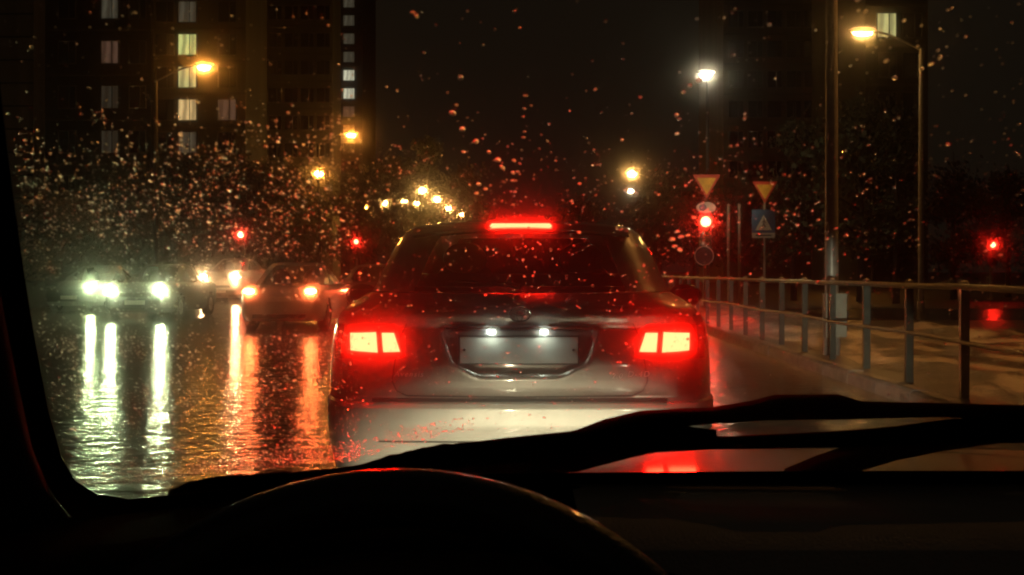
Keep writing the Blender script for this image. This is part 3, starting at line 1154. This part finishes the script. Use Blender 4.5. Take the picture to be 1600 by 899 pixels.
# ---- the other cars
def other_car(name, label, u, Y, paint, oncoming, light_m, scale=1., tall=0., on=(1, 1), lum_z=None, group="cars in the other lanes", rot=0.):
    x = (u - 830) * (Y - (4.4 if oncoming else 0)) / F
    t = thing(name, label, "car", (x, Y, 0), (math.pi if oncoming else 0) + rot, group)
    dz = tall
    bt = [(.20, .80, .12, 4.30), (.32, .86, .03, 4.42), (.55, .87, .0, 4.42), (.70, .87, .02, 4.34), (.86 + dz, .86, .05, 4.05), (.92 + dz, .83, .10, 3.5), (.95 + dz, .78, .2, 3.2)]
    sh = Shell(bt, bow=.06)

    def cl(k, x_, y_, z_):
        if k == 'cap':
            return 'body'
        if z_ < .5 and k in ('rear', 'corner'):
            return 'bumper'
        if z_ < .5 and k in ('front', 'fcorner'):
            return 'front_bumper'
        if k == 'side' and ((z_ - .3) ** 2 + (y_ - .86) ** 2 < .34 ** 2 or (z_ - .3) ** 2 + (y_ - 3.5) ** 2 < .34 ** 2):
            return None
        return 'body'
    zz = [.20, .26, .32, .40, .5, .58, .66, .74, .80 + dz * .6, .86 + dz, .90 + dz, .95 + dz]
    pr = sh.loft(zz, cl, nr=16, na=6, ns=24, nf=12)
    for k in pr:
        pr[k].build(k, paint, t, True, 40)
    sed = .75 if not tall else .2
    gt = [(.95 + dz, .74, sed, 3.15), (1.1 + dz, .69, sed + .28, 2.85), (1.28 + dz, .62, sed + .58, 2.45), (1.40 + dz, .55, sed + .8, 2.15), (1.43 + dz, .42, sed + .95, 1.95)]
    gh = Shell(gt, rcx=.16, rcy=.2, bow=.06, fcx=.16, fcy=.2)

    def cg(k, x_, y_, z_):
        if k == 'cap' or z_ > 1.36 + dz:
            return 'roof'
        if k == 'rear':
            return 'rear_window'
        if k == 'front':
            return 'windscreen'
        if k == 'side' and abs(y_ - 1.8) > .07:
            return 'side_window|%d%d' % (x_ > 0, y_ > 1.8)
        return 'roof'
    pr = gh.loft([.95 + dz, 1.02 + dz, 1.1 + dz, 1.19 + dz, 1.28 + dz, 1.36 + dz, 1.40 + dz, 1.43 + dz], cg, nr=12, na=4, ns=20, nf=12)
    for k in pr:
        pr[k].build(k.split('|')[0], paint if k == 'roof' else M_glassdark, t, True, 40)
    # lights: fronts for oncoming cars, tails for the rest
    for s_, o_ in zip((-1, 1), on):
        zl = (lum_z or .76)
        hl = MB().ell((s_ * .63, 4.30, zl), (.17, .09, .08), 14, 8).build("headlight", M_chrome, t, True)
        if oncoming:
            MB().ell((s_ * .63, 4.375, zl), (.075, .035, .062), 14, 8).build("bulb", light_m if o_ else M_chrome, hl, True)
        tlx = MB().ell((s_ * .66, .10, .82), (.15, .06, .075), 14, 8).build("tail_light", M_redlens, t, True)
        if not oncoming:
            MB().ell((s_ * .64, .055, .82), (.115, .035, .055), 14, 8).build("bulb", light_m, tlx, True)
        m_ = MB().ell((s_ * .97, 2.75, 1.0 + dz), (.10, .05, .065), 12, 8).build("mirror", paint, t, True)
        wheel(t, s_ * .77, .86)
        wheel(t, s_ * .77, 3.5)
    MB().box((0, -.008, .66), (.50, .02, .11)).build("number_plate", M_plate, t)
    MB().box((0, 4.425, .45), (.50, .02, .11)).build("number_plate", M_plate, t)
    MB().box((0, 4.385, .63), (.8, .02, .12)).build("grille", M_garnish, t)
    sb_ = MB()
    for x_ in (-.34, .34):
        sb_ = MB().ell((x_, 1.75, .95 + dz), (.22, .08, .34), 10, 8).build("front_seat", M_seat, t, True)
    MB().box((0, .009, .30), (1.1, .03, .09)).build("bumper_valance", M_garnish, t)
    return t


P_white = mat("pale_paint", (.66, .62, .58), .35, coat=.8, noise_scale=4, noise_amt=.1)
P_dark = mat("dark_green_paint", (.008, .011, .010), .5, coat=.15, noise_scale=4)
P_grey = mat("grey_paint", (.30, .28, .26), .35, coat=.8, noise_scale=4)
E_hgreen = emis("greenish_headlight", (.78, 1.0, .50), 800)
E_hgreen2 = emis("greenish_headlight_far", (.74, 1.0, .45), 800)
E_hwarm = emis("warm_headlight", (1.0, .60, .25), 1200)
E_tail = emis("tail_glow", (1.0, .16, .04), 190)
E_tail2 = emis("tail_glow_far", (1.0, .10, .03), 190)
other_car("oncoming_car", "dark oncoming car with two greenish white headlights at the left", 211, 27.5 + 4.4, P_dark, True, E_hgreen)
other_car("oncoming_car", "oncoming car half hidden beyond the greenish headlights, showing one light", 108, 33 + 4.4, P_dark, True, E_hgreen2, on=(1, 0))
other_car("oncoming_van", "far oncoming van with two warm yellow headlights", 343, 43 + 4.4, P_grey, True, E_hwarm, tall=.35, lum_z=1.02)
other_car("sedan_car", "pale sedan seen from behind in the next lane with orange tail lights", 436, 22.6, P_white, False, E_tail)
other_car("sedan_car", "grey sedan half hidden behind the left side of the silver hatchback", 572, 29, P_grey, False, E_tail2)

# ------------------------------------------------------------------ our own car, seen from inside
own = thing("car", "dark car around the camera: steering wheel, dashboard, pillar and wipers", "car")
GB, GS = 1.7465, .75                    # windscreen plane z = GB - GS*y


def gl(u, v, off=0.):
    """point where the line of sight through a photograph pixel meets the windscreen, moved outwards by off"""
    k = (v - 425) / F
    y = (GB + off * math.hypot(1, GS) - H) / (GS - k)
    return Vector(((u - 830) * y / F, y, H - k * y))


# windscreen: closed slab of fogged glass
c4 = [gl(-200, 830), gl(2350, 830), gl(2900, -420), gl(-420, -420)]
nrm = Vector((0, GS, 1)).normalized()
ws = MB().add(c4 + [p + nrm * .005 for p in c4], [(0, 1, 2, 3), (4, 7, 6, 5), (0, 4, 5, 1), (1, 5, 6, 2), (2, 6, 7, 3), (3, 7, 4, 0)])
ws.build("windscreen", M_film, own)

# black band round the glass
edge = [(-60, -430), (-18, -60), (-8, 60), (4, 170), (20, 300), (38, 430), (56, 540), (76, 645), (96, 715), (118, 752), (150, 772), (200, 780), (265, 775),
        (330, 768), (450, 757), (620, 747), (790, 740), (1100, 737), (1400, 736), (1750, 736), (2300, 736)]
b = MB()
vs, fs = [], []
for i, (u, v) in enumerate(edge):
    a_, d_ = edge[max(0, i - 1)], edge[min(len(edge) - 1, i + 1)]
    tx, ty = d_[0] - a_[0], d_[1] - a_[1]
    l = math.hypot(tx, ty)
    nx_, ny_ = -ty / l, tx / l
    wd = 42 if i < 10 else 60
    vs += [gl(u, v, -.001), gl(u + nx_ * wd, v + ny_ * wd, -.001), gl(u + nx_ * wd, v + ny_ * wd, -.006), gl(u, v, -.004)]
for i in range(len(edge) - 1):
    for j in range(4):
        j2 = (j + 1) % 4
        fs.append((i * 4 + j, i * 4 + j2, (i + 1) * 4 + j2, (i + 1) * 4 + j))
b.add(vs, fs).build("glass_border", M_seal, own)

# left pillar trim, a rounded section running down the edge of the glass
pil = [(-125, -430), (-75, -80), (-58, 80), (-40, 220), (-20, 350), (2, 470), (24, 580), (46, 680), (74, 750), (120, 815), (220, 860)]
b = MB()
vs, fs = [], []
n = 14
for i, (u, v) in enumerate(pil):
    cpt = gl(u, v, -.012)
    cpt = cpt + Vector((-.042, -.03, 0))
    for k in range(n):
        a = 2 * math.pi * k / n
        vs.append(cpt + Vector((.052 * math.cos(a), .055 * math.sin(a), -.02 * math.sin(a))))
for i in range(len(pil) - 1):
    for k in range(n):
        k2 = (k + 1) % n
        fs.append((i * n + k, i * n + k2, (i + 1) * n + k2, (i + 1) * n + k))
b.add(vs, fs).build("pillar_trim", M_trim, own, True, 60)

MB().box((.40, .27, 1.60), (2.2, .16, .05), Matrix.Rotation(R(-30), 3, 'X')).build("roof_header", M_trim, own)

# dashboard: profile swept across the car, dropping towards the driver's left
b = MB()
vs, fs = [], []
prof = [(.975, .985), (.945, 1.030), (.930, 1.0405), (.90, 1.044), (.80, 1.047), (.715, 1.0475), (.702, 1.042), (.692, 1.02), (.66, .88), (.62, .6)]
for i in range(40):
    x = -.80 + 2.5 * i / 39
    drop = .030 * (1 - sm(-.42, -.1, x))
    for (y_, z_) in prof:
        vs.append((x, y_, z_ - drop))
m = len(prof)
for i in range(39):
    for j in range(m - 1):
        fs.append((i * m + j, i * m + j + 1, (i + 1) * m + j + 1, (i + 1) * m + j))
dash = b.add(vs, fs).build("dashboard", M_dash, own, True, 35)
dash.data.materials.append(M_black)
dash.data.polygons.foreach_set("material_index", [1 if p.center.x < .02 else 0 for p in dash.data.polygons])
# instrument hood behind the wheel
b = MB()
vs, fs = [], []
for i in range(15):
    y_ = .60 + .30 * i / 14
    for k in range(17):
        a = math.pi * k / 16
        vs.append((-.06 + .26 * math.cos(a), y_, .93 + (.108 + .012 * i / 14) * math.sin(a) ** .6))
for i in range(14):
    for k in range(16):
        fs.append((i * 17 + k, i * 17 + k + 1, (i + 1) * 17 + k + 1, (i + 1) * 17 + k))
fs.append(tuple(range(17)))
b.add(vs, fs).build("instrument_hood", M_black, own, True, 40)

# steering wheel
swr = .188
tilt = Matrix.Rotation(R(-20), 4, 'X')
sw = bpy.data.objects.new("steering_wheel", None)
COL.objects.link(sw)
sw.parent = own
swc = px(622, 738, .56)
sw.matrix_local = Matrix.Translation((swc.x, .56 - swr * math.sin(R(20)), swc.z - swr * math.cos(R(20)) - .013)) @ tilt
b = MB()
vs, fs = [], []
for i in range(72):
    a = 2 * math.pi * i / 72
    for k in range(12):
        q_ = 2 * math.pi * k / 12
        rr = swr + .015 * math.cos(q_)
        vs.append((rr * math.cos(a), .016 * math.sin(q_), rr * math.sin(a)))
for i in range(72):
    for k in range(12):
        fs.append((i * 12 + k, i * 12 + (k + 1) % 12, ((i + 1) % 72) * 12 + (k + 1) % 12, ((i + 1) % 72) * 12 + k))
b.add(vs, fs).build("rim", M_leather, sw, True, 80)
MB().ell((0, .02, -.01), (.10, .035, .085), 20, 10).build("hub", M_black, sw, True)
for a in (R(10), R(170), R(270)):
    MB().tube([(.08 * math.cos(a), .02, .08 * math.sin(a) - .01), (swr * math.cos(a), 0, swr * math.sin(a))], [.022, .014], 8, .6).build("spoke", M_black, sw, True)

# hood and cowl
b = MB()
vs, fs = [], []
nx_, ny_ = 60, 30
for j in range(ny_ + 1):
    y_ = 1.04 + .93 * j / ny_
    for i in range(nx_ + 1):
        xx = -.80 + 1.6 * i / nx_
        z_ = 1.019 - .105 * (y_ - 1.1) - .03 * (y_ - 1.1) ** 2 - .075 * abs(xx / .8) ** 2.4
        z_ += -.02 * sm(.42, .46, abs(xx)) + .011 * math.exp(-((abs(xx) - .40) / .06) ** 2)
        vs.append((xx + .40, y_, z_))
for j in range(ny_):
    for i in range(nx_):
        a = j * (nx_ + 1) + i
        fs.append((a, a + 1, a + nx_ + 2, a + nx_ + 1))
b.add(vs, fs).build("hood", M_hood, own, True, 60)
b = MB()
b.box((.40, .985, .93), (1.6, .09, .02))
b.build("cowl", M_black, own)


# wipers lying at the foot of the glass
def beam(name, pts, parent, off=.010, th=.010, m=M_rubber):
    """pts: photograph x, top y, bottom y along the wiper"""
    b = MB()
    vs, fs = [], []
    for (u, v0, v1) in pts:
        vs += [gl(u, v0, off), gl(u, v1, off), gl(u, v1, off + th), gl(u, v0 + (v1 - v0) * .25, off + th * 1.4)]
    for i in range(len(pts) - 1):
        for j in range(4):
            j2 = (j + 1) % 4
            fs.append((i * 4 + j, (i + 1) * 4 + j, (i + 1) * 4 + j2, i * 4 + j2))
    e = (len(pts) - 1) * 4
    fs += [(3, 2, 1, 0), (e, e + 1, e + 2, e + 3)]
    return b.add(vs, fs).build(name, m, parent, False)


wa = beam("wiper", [(470, 751, 758), (560, 738, 756), (620, 722, 754), (690, 697, 752), (790, 684, 745), (900, 673, 738),
                    (985, 658, 716), (1060, 664, 700), (1120, 672, 690)], own)
beam("wiper_arm", [(640, 718, 738), (800, 692, 728), (900, 672, 712), (945, 655, 700), (1000, 642, 688), (1060, 638, 668), (1110, 637, 663), (1170, 627, 659), (1210, 617, 657),
                   (1310, 616, 656), (1345, 627, 655), (1470, 630, 652), (1650, 634, 662), (1900, 642, 680), (2200, 690, 730)], wa, .022, .012, M_arm)
beam("wiper_adapter", [(985, 688, 712), (1010, 676, 704), (1040, 668, 700), (1068, 676, 700)], wa, .026, .012, M_arm)
wb = beam("wiper", [(868, 692, 712), (900, 690, 712), (1060, 684, 706), (1110, 683, 703), (1300, 674, 700), (1400, 666, 698), (1480, 655, 694), (1650, 648, 690), (1900, 650, 690), (2200, 664, 700)], own, .008, .010)
beam("wiper_arm", [(1225, 733, 741), (1275, 712, 741), (1340, 690, 738), (1400, 680, 720), (1470, 672, 706), (1560, 672, 693), (1650, 672, 693), (1900, 676, 697), (2200, 700, 722)], wb, .024, .012, M_arm)

# own headlights (below and ahead of the picture) that light the bumper in front
M_hl = emis("own_headlight", (1, .92, .70), 1.5)
for sgn in (-1, 1):
    hx = .40 + sgn * .58
    o = MB().lathe([(.075, 0), (.075, .05), (.06, .05), (.05, .0)], (hx, 1.93, .64), 'Y', 18).build("headlight", M_chrome, own, True)
    ld = bpy.data.lights.new("headlight_beam", 'SPOT')
    ld.energy = 330
    ld.color = (1, .92, .60)
    ld.spot_size = R(52)
    ld.spot_blend = .55
    ld.shadow_soft_size = .03
    lo = bpy.data.objects.new("headlight_beam", ld)
    COL.objects.link(lo)
    lo.parent = own
    lo.location = (hx, 2.0, .63)
    lo.rotation_euler = (R(90 - 21.4), 0, R(10 * sgn + 8))

# narrow extra spot beside the right headlight, added only to brighten the road signs
ld = bpy.data.lights.new("sign_fill_spot", 'SPOT')
ld.energy, ld.color = 15000, (1, .80, .45)
ld.spot_size, ld.spot_blend, ld.shadow_soft_size = R(7.5), .7, .03
lo = bpy.data.objects.new("sign_fill_spot", ld)
COL.objects.link(lo)
lo.parent = own
lo.location = (1.0, 2.0, .66)
lo.rotation_euler = (Vector((5.6, 34, 3.9)) - Vector((1.0, 2.0, .66))).to_track_quat('-Z', 'Y').to_euler()

ld = bpy.data.lights.new("kerb_fill_spot", 'SPOT')  # extra spot, added to brighten the near pole, its cabinet and the kerb
ld.energy, ld.color = 1800, (1, .90, .62)
ld.spot_size, ld.spot_blend, ld.shadow_soft_size = R(14), .6, .03
lo = bpy.data.objects.new("kerb_fill_spot", ld)
COL.objects.link(lo)
lo.parent = own
lo.location = (1.02, 2.0, .62)
lo.rotation_euler = (Vector((3.55, 14.6, .25)) - Vector((1.02, 2.0, .62))).to_track_quat('-Z', 'Y').to_euler()

# ------------------------------------------------------------------ rain on the windscreen
rnd = random.Random(11)
dv, df = [], []
T1 = Vector((1, 0, 0))
T2 = Vector((0, -1, GS)).normalized()     # up the glass


def drop(u, v, r, el=1., lean=0., h=.13):
    c0 = gl(u, v, .0054)
    base = len(dv)
    n = 12
    ph = rnd.uniform(0, 6.28)
    w1 = rnd.uniform(0, .08)
    for lev, (q_, hh) in enumerate(((1., 0.), (.90, .38), (.62, .78), (.30, .96))):
        for k in range(n):
            a = 2 * math.pi * k / n
            rr = r * q_ * (1 + w1 * math.sin(2 * a + ph) + w1 * .5 * math.sin(3 * a + ph * 2))
            dv.append(c0 + T1 * (rr * math.cos(a) + lean * rr * math.sin(a)) + T2 * (rr * el * math.sin(a)) + nrm * (hh * h * r))
    dv.append(c0 + nrm * (h * r * 1.02))
    for L in range(3):
        for k in range(n):
            k2 = (k + 1) % n
            df.append((base + L * n + k, base + L * n + k2, base + (L + 1) * n + k2, base + (L + 1) * n + k))
    for k in range(n):
        df.append((base + 3 * n + k, base + 3 * n + (k + 1) % n, base + 4 * n))
    df.append(tuple(base + k for k in range(n - 1, -1, -1)))


def wiper_top(u):
    return float(np.interp(u, [0, 100, 150, 262, 330, 560, 620, 690, 900, 1000, 1110, 1210, 1310, 1345, 1600], [600, 745, 765, 752, 742, 722, 705, 690, 668, 638, 632, 612, 612, 625, 628]))


def edge_left(v):
    return float(np.interp(v, [e[1] for e in edge[:12]], [e[0] for e in edge[:12]])) + 6


def keep(u, v):
    """how many drops the wet glass holds here"""
    dl = 1.0 if u < 560 else (.26 if u < 1110 else .17)
    if u < 560:
        d = .07 + .93 * sm(120, 320, v)
        if 395 < v < 520:
            d *= .35 if u > 280 else .6
        if v > 520:
            d *= 1.5
    elif u < 1110:
        d = .05 + .8 * sm(140, 320, v)
    else:
        d = .25 + .6 * math.exp(-((v - 330) / 120) ** 2)
    cl = .35 + 1.1 * max(0, noise.noise(Vector((u / 70, v / 60, 4.2))) + .35)
    return dl * d * cl


count = 0
while count < 9400:
    u, v = rnd.uniform(0, 1900), rnd.uniform(-150, 775)
    if u < edge_left(v) or v > wiper_top(u) - 3 or rnd.random() > keep(u, v) * .65:
        continue
    r = rnd.lognormvariate(-7.78, .40)          # about 0.6 mm
    if u > 1110:
        r *= 1.35
    r = min(r, .0021)
    drop(u, v, r, rnd.uniform(.85, 1.35), rnd.uniform(-.1, .1), .10 * 3. ** rnd.random())
    count += 1
# rows of drops left by runs of water
for k in range(12):
    u, v0, ln = rnd.uniform(70, 520), rnd.uniform(160, 430), rnd.uniform(50, 130)
    for i in range(int(ln / 11)):
        v = v0 + i * 11 + rnd.uniform(-4, 4)
        if u < edge_left(v) or v > wiper_top(u) - 6:
            continue
        u += rnd.gauss(0, 1.5)
        drop(u, v, rnd.lognormvariate(-7.5, .4), rnd.uniform(.8, 1.5))
for v in range(150, 335, 17):
    drop(818 - max(0, (v - 220)) * .18 + rnd.gauss(0, 2), v + rnd.uniform(-5, 5), rnd.uniform(.0010, .0016), rnd.uniform(.6, .9), 0., .30)
# bigger drops that catch the brake lights and signals
for (u, v, r) in [(778, 250, .0024), (785, 262, .0020), (764, 238, .0016), (748, 288, .0022), (745, 302, .0020), (803, 251, .0018), (802, 270, .0016), (801, 282, .0015),
                  (720, 122, .0022), (707, 177, .0026), (723, 202, .0026), (744, 221, .0024), (1050, 374, .0027), (1058, 362, .0025), (1064, 370, .0025), (1054, 385, .0025),
                  (1074, 368, .0023), (1062, 390, .0023), (1540, 392, .0024), (1563, 398, .0024), (1535, 380, .0018), (1084, 340, .0017), (1048, 440, .0022),
                  (1480, 226, .0022), (1455, 100, .0022), (1440, 108, .0018), (1385, 95, .0024), (1398, 122, .0022), (1468, 90, .0020), (645, 20, .0020), (651, 26, .0018),
                  (1057, 180, .0016), (1061, 186, .0015), (1068, 144, .0015), (1078, 134, .0015), (1092, 126, .0020), (1058, 209, .0016)]:
    drop(u, v, r * (.72 if u < 760 or u > 1300 else .85), rnd.uniform(.8, 1.3), rnd.uniform(-.2, .2), .28)
# slush and drops piled against the left wiper and along the lower edge of the glass
for k in range(900):
    u = rnd.uniform(110, 560)
    v = wiper_top(u) - abs(rnd.gauss(0, 16)) - 2
    if u < edge_left(v):
        continue
    drop(u, v, rnd.uniform(.0003, .0008), rnd.uniform(.8, 1.4))
for k in range(420):
    u = rnd.uniform(300, 740)
    v = wiper_top(u) + rnd.uniform(2, 26)
    c0 = gl(u, v)
    r = rnd.uniform(.0004, .0011)
    base = len(dv)
    sv = len(dv)
    drop(u, v, r)
    for i in range(sv, len(dv)):
        dv[i] = dv[i] + nrm * .021
rain = MB().add(dv, [f[::-1] for f in df]).build("raindrops", M_dropl, None, True, 50, kind='stuff', label="clear raindrops scattered over the windscreen", category="raindrops")
rain.data.materials.append(M_dropf)
rain.data.polygons.foreach_set("material_index", [1 if len(f) > 5 else 0 for f in df])

# wet slush pushed up against the blade
b = MB()
vs, fs = [], []
outl = [(262, 766, 778), (300, 752, 778), (330, 745, 778), (390, 741, 778), (450, 737, 778), (510, 733, 778), (560, 727, 776), (600, 714, 770), (640, 704, 764), (690, 694, 756), (760, 689, 752), (830, 682, 746)]
for i in range(241):
    u = 262 + 568 * i / 240
    t0 = float(np.interp(u, [o[0] for o in outl], [o[1] for o in outl])) + 2.2 * noise.noise(Vector((u * .06, 0, 9)))
    t1 = float(np.interp(u, [o[0] for o in outl], [o[2] for o in outl]))
    for k in range(11):
        v = t0 + (t1 - t0) * k / 10
        hgt = .0055 + .006 * math.sin(math.pi * min(1, k / 6 + .05)) ** .5 * (.75 + .5 * noise.noise(Vector((u * .05, k * .5, 2))))
        if k in (0, 10):
            hgt = .0055
        vs.append(gl(u, v, hgt))
for i in range(240):
    for k in range(10):
        a = i * 11 + k
        fs.append((a, a + 1, a + 12, a + 11))
M_slush = mat("dark_slush", (.035, .028, .022), .25, noise_scale=90, noise_amt=.6, bump=.6, bump_scale=260)
b.add(vs, fs).build("slush", M_slush, None, True, None, kind='stuff', label="thin dark slush piled along the foot of the windscreen", category="slush")
